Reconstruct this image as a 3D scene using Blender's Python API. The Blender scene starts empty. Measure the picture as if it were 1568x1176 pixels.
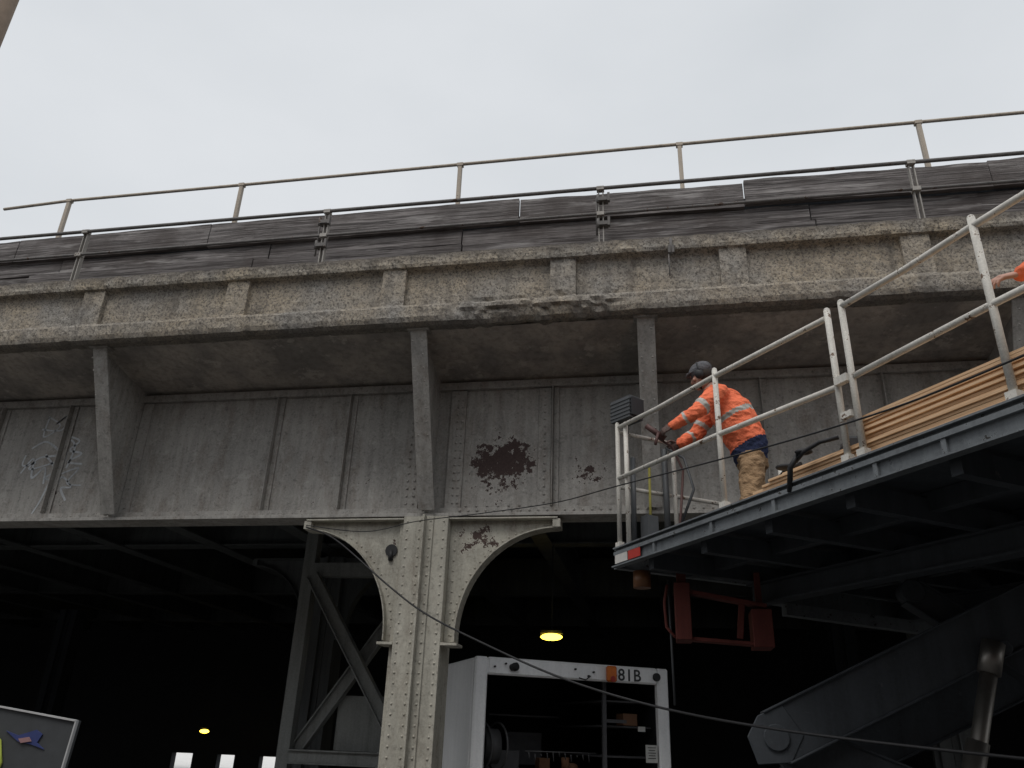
import bpy, bmesh, math, random
from mathutils import Vector, Matrix, noise
random.seed(7)
V=Vector
scene=bpy.context.scene
# ------------------------------------------------------------ node helpers
class NT:
    def __init__(s,name):
        s.m=bpy.data.materials.new(name); s.m.use_nodes=True
        s.t=s.m.node_tree; s.n=s.t.nodes; s.l=s.t.links
        s.b=s.n.get('Principled BSDF')
        g=s.n.new('ShaderNodeNewGeometry'); s.pos=g.outputs['Position']
    def scaled(s,sc):
        m=s.n.new('ShaderNodeMapping'); m.inputs['Scale'].default_value=sc
        s.l.new(s.pos,m.inputs['Vector']); return m.outputs[0]
    def noise(s,scale,detail=6,rough=.6,vec=None,dist=0):
        n=s.n.new('ShaderNodeTexNoise'); n.inputs['Scale'].default_value=scale
        n.inputs['Detail'].default_value=detail; n.inputs['Roughness'].default_value=rough
        n.inputs['Distortion'].default_value=dist
        s.l.new(vec if vec else s.pos,n.inputs['Vector']); return n.outputs['Fac']
    def rng(s,fac,a,b,c=0.,d=1.):
        n=s.n.new('ShaderNodeMapRange'); n.inputs[1].default_value=a; n.inputs[2].default_value=b
        n.inputs[3].default_value=c; n.inputs[4].default_value=d
        s.l.new(fac,n.inputs[0]); return n.outputs[0]
    def mix(s,fac,a,b,mode='MIX'):
        n=s.n.new('ShaderNodeMix'); n.data_type='RGBA'; n.blend_type=mode
        for sock,v in ((n.inputs[0],fac),(n.inputs[6],a),(n.inputs[7],b)):
            if isinstance(v,bpy.types.NodeSocket): s.l.new(v,sock)
            elif isinstance(v,(int,float)): sock.default_value=v
            else: sock.default_value=(*v,1)
        return n.outputs[2]
    def math(s,op,a,b):
        n=s.n.new('ShaderNodeMath'); n.operation=op
        for i,v in enumerate((a,b)):
            if isinstance(v,bpy.types.NodeSocket): s.l.new(v,n.inputs[i])
            else: n.inputs[i].default_value=v
        return n.outputs[0]
    def blob(s,c,r):
        n=s.n.new('ShaderNodeVectorMath'); n.operation='DISTANCE'
        s.l.new(s.pos,n.inputs[0]); n.inputs[1].default_value=c
        return s.rng(n.outputs['Value'],0,r,1,0)
    def color(s,c):
        if isinstance(c,bpy.types.NodeSocket): s.l.new(c,s.b.inputs['Base Color'])
        else: s.b.inputs['Base Color'].default_value=(*c,1)
    def rough(s,v):
        if isinstance(v,bpy.types.NodeSocket): s.l.new(v,s.b.inputs['Roughness'])
        else: s.b.inputs['Roughness'].default_value=v
    def bump(s,h,strength=.4,dist=.01):
        n=s.n.new('ShaderNodeBump'); n.inputs['Strength'].default_value=strength
        n.inputs['Distance'].default_value=dist
        s.l.new(h,n.inputs['Height']); s.l.new(n.outputs[0],s.b.inputs['Normal'])

def paint(name,base,dark,rust=(.06,.035,.03),rt=.66,blobs=(),scale=1.0,rough=.6,metal=0,bump=.3,streak=.6,spec=.3,brown=0.0,rs=7):
    t=NT(name)
    big=t.noise(1.1*scale,5,.6)
    st=t.noise(1.0,5,.65,vec=t.scaled((9,9,.7)))
    fine=t.noise(38*scale,3,.7)
    c=t.mix(t.rng(big,.3,.72,0,.75),base,dark)
    c=t.mix(t.math('MULTIPLY',t.rng(st,.42,.75),streak),c,[x*.45 for x in dark])
    if brown:
        b2=t.noise(1.0,6,.7,vec=t.scaled((5,5,1.6)),dist=.3)
        c=t.mix(t.rng(b2,.50,.70,0,brown),c,(.13,.095,.07))
        sp=t.noise(16,5,.75); c=t.mix(t.rng(sp,.54,.66,0,.6),c,[x*.4 for x in dark])
        lt=t.noise(5.3,6,.75); c=t.mix(t.rng(lt,.56,.66,0,.4),c,[min(1,x*1.4) for x in base])
    c=t.mix(t.rng(fine,.35,.7,0,.35),c,[min(1,x*1.35) for x in base])
    r=t.noise(rs*scale,7,.74)
    for (ce,ra,am) in blobs:
        r=t.math('ADD',r,t.math('MULTIPLY',t.blob(ce,ra),am))
    mask=t.rng(r,rt,rt+.02)
    halo=t.rng(r,rt-.045,rt,0,.5)
    c=t.mix(halo,c,[min(1,x*1.4) for x in base])
    rc=t.mix(fine,rust,[x*.4 for x in rust])
    c=t.mix(mask,c,rc)
    t.color(c); t.rough(t.rng(fine,.2,.8,rough-.1,rough+.2))
    t.b.inputs['Metallic'].default_value=metal
    t.b.inputs['Specular IOR Level'].default_value=spec
    h=t.math('SUBTRACT',t.math('MULTIPLY',fine,.3),t.math('MULTIPLY',mask,.5))
    t.bump(h,bump,.008)
    return t.m
def plain(name,c,rough=.6,metal=0,var=.25,scale=12,spec=.4):
    t=NT(name); n=t.noise(scale,4,.65); n2=t.noise(scale*.15,3,.5)
    col=t.mix(t.rng(n,.3,.75,0,var*2),c,[x*.45 for x in c]); col=t.mix(t.rng(n2,.35,.7,0,var),col,[min(1,x*1.3) for x in c])
    t.color(col); t.rough(rough); t.b.inputs['Metallic'].default_value=metal
    t.b.inputs['Specular IOR Level'].default_value=spec
    t.bump(n,.15,.004); return t.m
def emit(name,c,s):
    t=NT(name); t.b.inputs['Base Color'].default_value=(*c,1)
    t.b.inputs['Emission Color'].default_value=(*c,1); t.b.inputs['Emission Strength'].default_value=s
    return t.m

# ------------------------------------------------------------ mesh builder
class MB:
    def __init__(s): s.bm=bmesh.new()
    def hexa(s,pts):
        v=[s.bm.verts.new(p) for p in pts]
        for f in ((0,3,2,1),(4,5,6,7),(0,1,5,4),(1,2,6,5),(2,3,7,6),(3,0,4,7)):
            s.bm.faces.new([v[i] for i in f])
    def frame(s,c,ax,ay,az,sx,sy,sz):
        c=V(c); pts=[]
        for z in (-.5,.5):
            for x,y in ((-.5,-.5),(.5,-.5),(.5,.5),(-.5,.5)):
                pts.append(c+ax*x*sx+ay*y*sy+az*z*sz)
        s.hexa(pts)
    def box(s,c,size,ang=0):
        ax=V((math.cos(ang),math.sin(ang),0)); ay=V((-math.sin(ang),math.cos(ang),0))
        s.frame(c,ax,ay,V((0,0,1)),*size)
    def bb(s,x0,x1,y0,y1,z0,z1): s.box(((x0+x1)/2,(y0+y1)/2,(z0+z1)/2),(x1-x0,y1-y0,z1-z0))
    def beam(s,p,q,w,h,side=None):
        p=V(p);q=V(q); d=(q-p); L=d.length; d.normalize()
        a=V(side) if side is not None else (V((0,0,1)).cross(d) if abs(d.z)<.98 else V((1,0,0)))
        a=(a-d*a.dot(d)).normalized(); b=d.cross(a)
        s.frame((p+q)/2,d,a,b,L,w,h)
    def ibeam(s,p,q,w,h,t=.02,side=None):
        p=V(p);q=V(q); d=(q-p).normalized()
        a=V(side) if side is not None else V((0,0,1)).cross(d)
        a=(a-d*a.dot(d)).normalized(); b=d.cross(a)
        s.beam(p,q,t,h-2*t,a)
        s.beam(p+b*(h/2-t/2),q+b*(h/2-t/2),w,t,a); s.beam(p-b*(h/2-t/2),q-b*(h/2-t/2),w,t,a)
    def tube(s,pts,rad,seg=10,cap=True):
        pts=[V(p) for p in pts]; n=len(pts)
        if not isinstance(rad,(list,tuple)): rad=[rad]*n
        d0=(pts[1]-pts[0]).normalized(); a=V((0,0,1)) if abs(d0.z)<.9 else V((1,0,0))
        a=(a-d0*a.dot(d0)).normalized(); rings=[]
        for i in range(n):
            d=(pts[min(i+1,n-1)]-pts[max(i-1,0)]).normalized()
            a=(a-d*a.dot(d)).normalized(); b=d.cross(a)
            rings.append([s.bm.verts.new(pts[i]+(a*math.cos(k*2*math.pi/seg)+b*math.sin(k*2*math.pi/seg))*rad[i]) for k in range(seg)])
        for i in range(n-1):
            for k in range(seg):
                f=s.bm.faces.new((rings[i][k],rings[i][(k+1)%seg],rings[i+1][(k+1)%seg],rings[i+1][k])); f.smooth=True
        if cap:
            s.bm.faces.new(rings[0][::-1]); s.bm.faces.new(rings[-1])
    def loft(s,rings,seg=20):
        R=[]
        for c,u,a,v,b in rings:
            c=V(c);u=V(u).normalized();v=V(v); v=(v-u*v.dot(u)).normalized()
            R.append([s.bm.verts.new(c+u*a*math.cos(k*2*math.pi/seg)+v*b*math.sin(k*2*math.pi/seg)) for k in range(seg)])
        for i in range(len(R)-1):
            for k in range(seg):
                s.bm.faces.new((R[i][k],R[i][(k+1)%seg],R[i+1][(k+1)%seg],R[i+1][k]))
        s.bm.faces.new(R[0][::-1]); s.bm.faces.new(R[-1])
    def ball(s,c,r,sc=(1,1,1),u=16,v=10,rot=None):
        M=Matrix.Translation(V(c))@(rot.to_4x4() if rot else Matrix())@Matrix.Diagonal((*[r*x for x in sc],1))
        g=bmesh.ops.create_uvsphere(s.bm,u_segments=u,v_segments=v,radius=1,matrix=M)
        for x in g['verts']:
            for f in x.link_faces: f.smooth=True
    def poly(s,pts,vec):
        vec=V(vec); a=[s.bm.verts.new(V(p)) for p in pts]; b=[s.bm.verts.new(V(p)+vec) for p in pts]
        s.bm.faces.new(a); s.bm.faces.new(b[::-1]); n=len(a)
        for i in range(n): s.bm.faces.new((a[i],b[i],b[(i+1)%n],a[(i+1)%n]))
    def rivet(s,p,nrm,r=.016):
        p=V(p);nrm=V(nrm).normalized(); a=nrm.orthogonal().normalized(); b=nrm.cross(a)
        r1=[s.bm.verts.new(p+(a*math.cos(k*math.pi/3)+b*math.sin(k*math.pi/3))*r) for k in range(6)]
        r2=[s.bm.verts.new(p+nrm*r*.6+(a*math.cos(k*math.pi/3)+b*math.sin(k*math.pi/3))*r*.62) for k in range(6)]
        for k in range(6):
            f=s.bm.faces.new((r1[k],r1[(k+1)%6],r2[(k+1)%6],r2[k])); f.smooth=True
        s.bm.faces.new(r2).smooth=True
    def rivets(s,p,q,step,nrm,r=.016):
        p=V(p);q=V(q); n=max(1,int((q-p).length/step))
        for i in range(n+1):
            if random.random()<.03: continue
            s.rivet(p+(q-p)*i/n,nrm,r*random.uniform(.9,1.08))
    def done(s,name,mat,parent=None,bevel=0,recalc=True):
        if recalc: bmesh.ops.recalc_face_normals(s.bm,faces=s.bm.faces)
        me=bpy.data.meshes.new(name); s.bm.to_mesh(me); s.bm.free()
        ob=bpy.data.objects.new(name,me); scene.collection.objects.link(ob)
        for m in (mat if isinstance(mat,(list,tuple)) else [mat]): me.materials.append(m)
        if parent: ob.parent=parent
        if bevel:
            b=ob.modifiers.new('bevel','BEVEL'); b.width=bevel; b.segments=1; b.limit_method='ANGLE'
        return ob
def empty(name,loc=(0,0,0)):
    e=bpy.data.objects.new(name,None); scene.collection.objects.link(e); e.empty_display_size=.3; return e

# ------------------------------------------------------------ materials
STEEL=paint('weathered_bridge_paint',(.375,.36,.335),(.225,.215,.20),rust=(.085,.055,.05),rt=.69,
    blobs=[((-1.90,9.1,4.85),.46,.27),((-1.60,9.1,4.70),.42,.25),((-2.15,9.1,4.70),.26,.22),((-1.95,9.1,4.35),.45,.20),((-.82,9.1,4.55),.40,.22),((-8.0,9.1,4.4),.5,.14),((-5.6,9.1,4.2),.4,.12),((-3.7,9.1,4.5),.3,.1),((-4.3,9.1,4.2),.3,.12)],rough=.7,brown=.6,rs=9)
STEEL2=paint('weathered_column_paint',(.45,.43,.37),(.30,.285,.24),rust=(.10,.065,.055),rt=.69,blobs=[((-2.10,9.1,3.74),.38,.26),((-3.2,9.1,3.7),.16,.22)],rough=.7,brown=.5,rs=9)
DARKSTEEL=paint('shade_dark_steel',(.075,.084,.095),(.04,.046,.054),rt=.75,rough=.85,spec=.15)  # near-black base puts the shade under the deck into the colour
MIDST=paint('shade_mid_steel',(.15,.16,.16),(.08,.086,.09),rt=.74,rough=.8,spec=.2)  # base darkened to imitate dimmer light on the second row and floor beams
BRACE=paint('bracing_paint',(.30,.31,.30),(.18,.19,.185),rt=.70,rough=.8,spec=.2)
RAILM=paint('rusty_rail_pipe',(.17,.16,.155),(.09,.085,.08),rust=(.10,.06,.04),rt=.6,rough=.7)
POSTM=paint('galvanised_post',(.40,.38,.35),(.22,.2,.18),rust=(.12,.07,.045),rt=.62,rough=.6)

def concrete():
    t=NT('stained_aggregate_concrete')
    big=t.noise(1.3,6,.62); med=t.noise(9,6,.7); fine=t.noise(70,3,.75); sp=t.noise(34,4,.8)
    st=t.noise(1,5,.6,vec=t.scaled((5,5,.8)))
    c=t.mix(t.rng(big,.38,.62),(.52,.44,.33),(.38,.365,.34))
    c=t.mix(t.rng(med,.38,.68,0,.65),c,(.22,.20,.175))
    c=t.mix(t.rng(sp,.41,.51,.9,0),c,(.09,.082,.075))
    c=t.mix(t.rng(fine,.55,.68,0,.65),c,(.64,.60,.52))
    c=t.mix(t.rng(st,.50,.72,0,.7),c,(.11,.10,.09))
    sx=t.n.new('ShaderNodeSeparateXYZ'); t.l.new(t.pos,sx.inputs[0])
    z=t.math('ADD',sx.outputs['Z'],t.math('MULTIPLY',t.noise(5,6,.75),.16))
    c=t.mix(t.rng(z,6.93,7.04,0,.8),c,(.085,.075,.068))
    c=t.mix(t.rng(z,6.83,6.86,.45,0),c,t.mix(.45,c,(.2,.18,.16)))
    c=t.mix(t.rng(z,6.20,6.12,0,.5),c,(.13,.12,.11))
    t.color(c); t.rough(.95); t.b.inputs['Specular IOR Level'].default_value=.15
    t.bump(t.math('ADD',t.math('MULTIPLY',sp,.7),med),.9,.02); return t.m
CONC=concrete()
def soffit():
    t=NT('sooty_soffit_concrete'); big=t.noise(1.6,6,.6); med=t.noise(12,6,.7)
    c=t.mix(t.rng(big,.38,.62),(.47,.42,.37),(.27,.25,.23)); c=t.mix(t.rng(med,.45,.7,0,.55),c,(.14,.125,.11))
    c=t.mix(t.rng(t.noise(3.5,7,.7),.58,.63,0,.6),c,(.55,.50,.45))
    t.color(c); t.rough(.95); t.bump(med,.5,.02); return t.m
SOFFIT=soffit()
def timber():
    t=NT('weathered_timber')
    g=t.noise(1,6,.7,vec=t.scaled((.9,14,30)),dist=.4); big=t.noise(1.4,4,.6)
    c=t.mix(t.rng(g,.40,.60),(.055,.048,.047),(.25,.23,.225)); c=t.mix(t.rng(big,.42,.66,0,.8),c,(.075,.062,.058))
    c=t.mix(t.rng(t.noise(1,4,.6,vec=t.scaled((1.2,5,9))),.58,.68,0,.6),c,(.38,.36,.35))
    t.color(c); t.rough(.9); t.bump(g,1.0,.025); return t.m
TIMBER=timber()
def asphalt():
    t=NT('asphalt'); n=t.noise(60,4,.7); b=t.noise(.5,5,.6)
    c=t.mix(n,(.05,.05,.05),(.085,.083,.08)); c=t.mix(t.rng(b,.4,.7,0,.5),c,(.03,.03,.032)); t.color(c)
    t.rough(t.rng(b,.3,.7,.75,.95)); t.bump(n,.4,.01); return t.m
ASPH=asphalt()
PAVE=plain('concrete_pavement',(.32,.31,.29),.9)
LIFTP=paint('dark_lift_paint',(.062,.070,.079),(.032,.036,.042),rust=(.13,.12,.11),rt=.66,rough=.6,spec=.35,rs=11)
LIFTE=paint('lift_edge_paint',(.17,.185,.195),(.085,.092,.10),rust=(.05,.045,.04),rt=.60,rough=.55,rs=12)
WHITER=paint('chipped_white_rail',(.62,.60,.55),(.42,.40,.36),rust=(.18,.11,.07),rt=.585,scale=2.2,rough=.5)
BLACK=plain('black_rubber',(.02,.02,.022),.6)
GREY=plain('grey_plastic',(.075,.08,.085),.5)
REDP=paint('faded_red_paint',(.17,.045,.035),(.09,.028,.024),rt=.64,rough=.7,scale=2)
CHROME=plain('dull_chrome',(.30,.28,.255),.45,.9)

# ------------------------------------------------------------ world + sun
w=bpy.data.worlds.new('World'); scene.world=w; w.use_nodes=True
nt=w.node_tree; bg=nt.nodes['Background']
SE,SR=58,200
sky=nt.nodes.new('ShaderNodeTexSky'); sky.sky_type='NISHITA'; sky.sun_disc=False
sky.sun_elevation=math.radians(SE); sky.sun_rotation=math.radians(SR); sky.air_density=1.5; sky.dust_density=4
tc=nt.nodes.new('ShaderNodeTexCoord'); mp=nt.nodes.new('ShaderNodeMapping'); mp.inputs['Scale'].default_value=(1,1,2.2)
nt.links.new(tc.outputs['Generated'],mp.inputs[0])
cn=nt.nodes.new('ShaderNodeTexNoise'); cn.inputs['Scale'].default_value=1.7; cn.inputs['Detail'].default_value=5
nt.links.new(mp.outputs[0],cn.inputs['Vector'])
cr=nt.nodes.new('ShaderNodeValToRGB'); cr.color_ramp.elements[0].position=.3; cr.color_ramp.elements[1].position=.75
cr.color_ramp.elements[0].color=(6.8,7.1,7.4,1); cr.color_ramp.elements[1].color=(8.2,8.4,8.65,1)
nt.links.new(cn.outputs['Fac'],cr.inputs[0])
mx=nt.nodes.new('ShaderNodeMix'); mx.data_type='RGBA'; mx.inputs[0].default_value=.93
nt.links.new(sky.outputs[0],mx.inputs[6]); nt.links.new(cr.outputs[0],mx.inputs[7])
nt.links.new(mx.outputs[2],bg.inputs[0]); bg.inputs[1].default_value=.1
sl=bpy.data.lights.new('sun','SUN'); sl.energy=1.4; sl.angle=math.radians(28); sl.color=(1,.97,.93)
so=bpy.data.objects.new('sun',sl); scene.collection.objects.link(so)
so.rotation_euler=V((math.sin(math.radians(SR)),math.cos(math.radians(SR)),math.tan(math.radians(SE)))).to_track_quat('Z','Y').to_euler()

# ------------------------------------------------------------ lift frame of reference
O=V((-.37,6.96,0)); E1=V((.552,-.834,0)); E2=V((.834,.552,0)); ZZ=V((0,0,1))
def D(a,b,z): return O+E1*a+E2*b+ZZ*z

# ------------------------------------------------------------ people (built first)
def remesh(ob,vox,it=4):
    r=ob.modifiers.new('r','REMESH'); r.mode='VOXEL'; r.voxel_size=vox; r.use_smooth_shade=True
    s=ob.modifiers.new('s','SMOOTH'); s.iterations=it; s.factor=.5
    dg=bpy.context.evaluated_depsgraph_get(); me=bpy.data.meshes.new_from_object(ob.evaluated_get(dg))
    ob.modifiers.clear(); old=ob.data; ob.data=me; bpy.data.meshes.remove(old)
    for p in me.polygons: p.use_smooth=True
    return ob
def segd(p,a,b):
    ab=b-a; t=max(0,min(1,(p-a).dot(ab)/ab.length_squared)); return (p-(a+ab*t)).length,t
def cloth(name,c,bs=14,spec=.2):
    t=NT(name); n=t.noise(bs,4,.6); f=t.noise(4,3,.5)
    t.color(t.mix(t.rng(f,.35,.7),c,[x*.72 for x in c])); t.rough(.9); t.b.inputs['Specular IOR Level'].default_value=spec
    t.bump(n,.9,.035); return t.m
ORANGE=cloth('hi_vis_orange',(1.0,.24,.12)); PANTS=cloth('brown_work_trousers',(.36,.24,.14)); BAND=plain('reflective_band',(.5,.5,.46),.4)
SKIN=plain('skin',(.50,.28,.21),.6); NAVY=cloth('navy_shirt',(.03,.04,.09)); BOOT=plain('boot_leather',(.06,.04,.03),.6)
CAP=cloth('grey_cap',(.13,.13,.14)); GLOVE=cloth('work_glove',(.14,.10,.09))
def hand(name,wr,d,nrm,thumb,curl,mat,parent,sc=1.0):
    wr=V(wr); d=V(d).normalized(); nrm=V(nrm); nrm=(nrm-d*nrm.dot(d)).normalized(); th=V(thumb); th=(th-d*th.dot(d)-nrm*th.dot(nrm)).normalized()
    m=MB()
    m.loft([(wr-d*.05*sc,th,.026*sc,nrm,.020*sc),(wr,th,.028*sc,nrm,.019*sc),(wr+d*.04*sc,th,.038*sc,nrm,.017*sc),(wr+d*.085*sc,th,.041*sc,nrm,.014*sc),(wr+d*.095*sc,th,.036*sc,nrm,.009*sc)],16)
    for i,(off,L) in enumerate(((.030,.072),(.010,.080),(-.011,.074),(-.031,.058))):
        p=wr+d*.078*sc+th*off*sc; ang=0; pts=[p]; rad=[.0105*sc]
        for k,f in enumerate((.45,.32,.23)):
            ang+=curl*(1.0 if k else .7)+.05*i
            dd=d*math.cos(ang)-nrm*math.sin(ang)+th*(off*1.2)
            p=p+dd.normalized()*L*f*sc*1.05; pts.append(p); rad.append((.0092,.0082,.0068)[k]*sc)
        m.tube(pts,rad,10)
        for q,r in zip(pts,rad): m.ball(q,r,u=10,v=6)
    p=wr+d*.025*sc+th*.028*sc; q=p+(d*.6+th*.65-nrm*.25).normalized()*.042*sc; r=q+(d*.85+th*.15-nrm*.6*curl).normalized()*.034*sc; u=r+(d*.8-nrm*.9*curl-th*.1).normalized()*.026*sc
    m.tube([p,q,r,u],[.015*sc,.0125*sc,.0105*sc,.008*sc],10)
    for a,b in ((q,.0125),(r,.0105),(u,.008)): m.ball(a,b*sc,u=10,v=6)
    o=m.done(name,mat,parent); remesh(o,.004*sc,3); o.data.materials.clear(); o.data.materials.append(mat)
HAIR=plain('dark_hair',(.03,.022,.018),.8)
def head(c,f,up,parent,hat=True):
    c=V(c); f=V(f).normalized(); up=V(up); up=(up-f*up.dot(f)).normalized(); s=f.cross(up)
    R=Matrix((s,f,up)).transposed()
    def L(x,y,z): return c+s*x+f*y+up*z
    m=MB()
    m.ball(L(0,-.008,.025),1,(.078,.098,.100),24,16,R); m.ball(L(0,.022,-.045),1,(.062,.075,.080),20,14,R)
    m.ball(L(0,.075,-.095),1,(.030,.028,.024),12,8,R)
    m.tube([L(0,.088,.02),L(0,.114,-.022)],[.010,.016],10); m.ball(L(0,.112,-.024),1,(.016,.014,.011),10,8,R)
    m.ball(L(0,.092,.035),1,(.05,.012,.010),12,8,R); m.ball(L(0,.096,-.058),1,(.026,.010,.007),12,8,R); m.ball(L(0,.093,-.070),1,(.022,.010,.008),12,8,R)
    for k in (-1,1): m.ball(L(k*.080,-.005,-.01),1,(.010,.020,.032),10,8,R); m.ball(L(k*.045,.07,-.02),1,(.024,.022,.022),10,8,R)
    o=m.done('head',SKIN,parent); remesh(o,.005,3); o.data.materials.clear(); o.data.materials.append(SKIN)
    m=MB()
    for k in (-1,1): m.ball(L(k*.031,.088,.008),1,(.013,.008,.007),10,8,R)
    m.ball(L(0,.094,-.064),1,(.022,.009,.0015),10,6,R)
    m.done('eyes_and_mouth',BLACK,parent)
    m=MB(); m.ball(L(0,-.03,-.01),1,(.083,.088,.085),16,12,R); m.ball(L(0,.045,-.075),1,(.058,.050,.045),14,10,R); m.done('hair_and_beard',HAIR,parent)
    if hat:
        m=MB(); m.ball(L(0,-.012,.055),1,(.092,.116,.085),24,14,R)
        m.poly([L(x,y,.05) for x,y in ((-.08,.06),(.08,.06),(.07,.115),(.03,.135),(-.03,.135),(-.07,.115))],up*.014)
        m.done('cap',CAP,parent)
        m=MB()
        for k in (-1,1): m.ball(L(k*.097,0,-.01),1,(.030,.042,.050),14,10,R)
        m.tube([L(-.10,-.02,.0)]+[L(.112*math.sin(t),-.02,.145*math.cos(t)-.005) for t in [x*.25-1.4 for x in range(12)]]+[L(.10,-.02,0)],.009,8)
        m.done('ear_defenders',BLACK,parent)
def worker(J,face,parent,bulk=1.0):
    m=MB(); segs=[]
    def limb(a,b,r0,r1,lab):
        a=V(a);b=V(b); m.tube([a,a.lerp(b,.35),b],[r0,(r0*.62+r1*.38)*1.06,r1],16); m.ball(a,r0*.98); m.ball(b,r1*.98); segs.append((a,b,lab))
    pel,wst,chs,nk=[V(J[k]) for k in ('pelvis','waist','chest','neck')]
    sd=(V(J['shL'])-V(J['shR'])).normalized(); hd=(V(J['hipL'])-V(J['hipR'])).normalized()
    sp=[pel-(wst-pel)*.45,pel,wst,wst.lerp(chs,.5),chs,chs.lerp(nk,.55),chs.lerp(nk,.85)]
    dims=[(.15,.12),(.185,.15),(.20,.175),(.215,.19),(.225,.19),(.20,.155),(.11,.10)]
    rings=[]
    for i,(c,(a,b)) in enumerate(zip(sp,dims)):
        u=hd.lerp(sd,i/6); tang=(sp[min(i+1,6)]-sp[max(i-1,0)]).normalized(); v=tang.cross(u)
        rings.append((c,u,a*bulk,v,b*bulk))
    m.loft(rings,24)
    segs.append((pel-(wst-pel)*.6,wst.lerp(pel,.45),'pants')); segs.append((wst.lerp(pel,.25),nk.lerp(chs,.2),'torso'))
    limb(chs.lerp(nk,.6),J['shL'],.10,.088,'torso2'); limb(chs.lerp(nk,.6),J['shR'],.10,.088,'torso2')
    for s in 'LR':
        limb(J['sh'+s],J['el'+s],.088,.070,'uarm'); limb(J['el'+s],J['wr'+s],.070,.048,'farm')
        limb(J['hip'+s],J['kn'+s],.112,.082,'pants'); limb(J['kn'+s],J['an'+s],.082,.068,'pants')
        a=V(J['an'+s]); f=V(J['toe'+s]); m.tube([a,a+V((0,0,-.06))],[.055,.055],14); m.ball(a,.055)
        m.tube([a+V((0,0,-.045))-(f-a)*.2,a.lerp(f,.5),f],[.045,.048,.036],14); m.ball(f,.036); m.ball(a+V((0,0,-.045))-(f-a)*.2,.045); segs.append((a+V((0,0,-.05)),f,'boot'))
    m.tube([nk-(nk-chs)*.3,nk.lerp(V(J['head']),.6)],[.065,.057],14); segs.append((nk,V(J['head']),'neck'))
    o=m.done('body_and_clothes',ORANGE,parent); remesh(o,.012,4)
    me=o.data; me.materials.clear()
    for x in (ORANGE,PANTS,BAND,SKIN,BOOT,NAVY): me.materials.append(x)
    for v in me.vertices:
        n=v.normal; k=v.co*9; v.co+=n*(noise.noise(k)*.016+(abs(noise.noise(V((k.x*1.5,k.y*1.5,k.z*3.2))))-.2)*.022)
    for p in me.polygons:
        best=9;lab='torso';tt=0
        for a,b,l in segs:
            d,t=segd(p.center,a,b)
            if l=='torso': d-=.06
            if d<best: best=d;lab=l;tt=t
        i=0
        if lab=='pants': i=1
        elif lab=='boot': i=4
        elif lab=='neck': i=3 if tt>.15 else 0
        elif lab=='torso': 
            if .50<tt<.58 : i=2
            if tt<.05: i=5
        elif lab=='uarm': i=2 if .64<tt<.78 else 0
        elif lab=='farm': i=2 if .38<tt<.50 else 0
        p.material_index=i
w1=empty('construction_worker')
J=dict(pelvis=(.86,7.12,3.99),waist=(.84,7.12,4.16),chest=(.72,7.11,4.46),neck=(.56,7.10,4.69),head=(.48,7.09,4.79),
 shL=(.60,6.91,4.60),shR=(.57,7.30,4.61),elL=(.37,6.84,4.38),elR=(.40,7.33,4.35),wrL=(.17,6.90,4.28),wrR=(.23,7.20,4.21),
 hipL=(.85,7.02,3.93),hipR=(.87,7.23,3.93),knL=(.80,7.00,3.55),knR=(.86,7.28,3.54),anL=(.88,7.02,3.23),anR=(.98,7.30,3.23),toeL=(.72,7.0,3.20),toeR=(.82,7.30,3.20))
worker(J,(-1,.1,0),w1)
head((.465,7.08,4.85),(-.9,.35,-.35),(-.3,0,1),w1)
hand('hand_left',(.16,6.90,4.275),(-.85,.25,-.35),(-.3,-.75,.5),(0,.5,.9),.85,GLOVE,w1,1.1)
hand('hand_right',(.22,7.19,4.20),(-.8,-.1,-.45),(.1,.9,.4),(-.2,-.3,.9),.85,GLOVE,w1,1.1)
m=MB(); m.tube([(.02,6.99,4.20),(.15,7.03,4.12),(.24,7.06,3.9),(.20,7.0,3.5),(.16,6.95,3.2)],.012,8); m.tube([(-.08,6.93,4.30),(.09,6.98,4.18)],[.024,.03],12); m.tube([(.03,6.93,4.22),(0,6.9,4.10)],.014,8)
m.done('hand_tool',plain('tool_grey_red',(.10,.05,.045),.6),w1)
w2=empty('construction_worker')
c=V((2.86,4.70,3.155)); F=V((-1,.05,0)).normalized(); S=V((-F.y,F.x,0))
def Q(f,s,z): return c+F*f+S*s+V((0,0,z))
J=dict(pelvis=Q(0,0,.93),waist=Q(.02,0,1.1),chest=Q(.05,0,1.33),neck=Q(.06,0,1.52),head=Q(.08,0,1.64),shL=Q(.08,.2,1.45),shR=Q(.05,-.2,1.45),
 elL=Q(.33,.26,1.24),elR=Q(.05,-.28,1.16),wrL=Q(.60,.12,1.165),wrR=Q(.25,-.25,.98),hipL=Q(0,.1,.88),hipR=Q(0,-.1,.88),knL=Q(.06,.12,.48),knR=Q(.02,-.12,.48),anL=Q(0,.12,.09),anR=Q(-.05,-.12,.09),toeL=Q(.16,.13,.04),toeR=Q(.11,-.14,.04))
worker(J,F,w2,.9); head(Q(.09,0,1.68),F+V((0,0,-.2)),(0,0,1),w2)
hand('hand_left',Q(.62,.11,1.165),F+V((0,0,-.12)),V((0,-.5,.85)),(0,.8,.5),.42,SKIN,w2,1.15); hand('hand_right',Q(.27,-.25,.97),F+V((0,0,-.5)),(0,0,1),(0,-1,0),.6,SKIN,w2)

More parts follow.
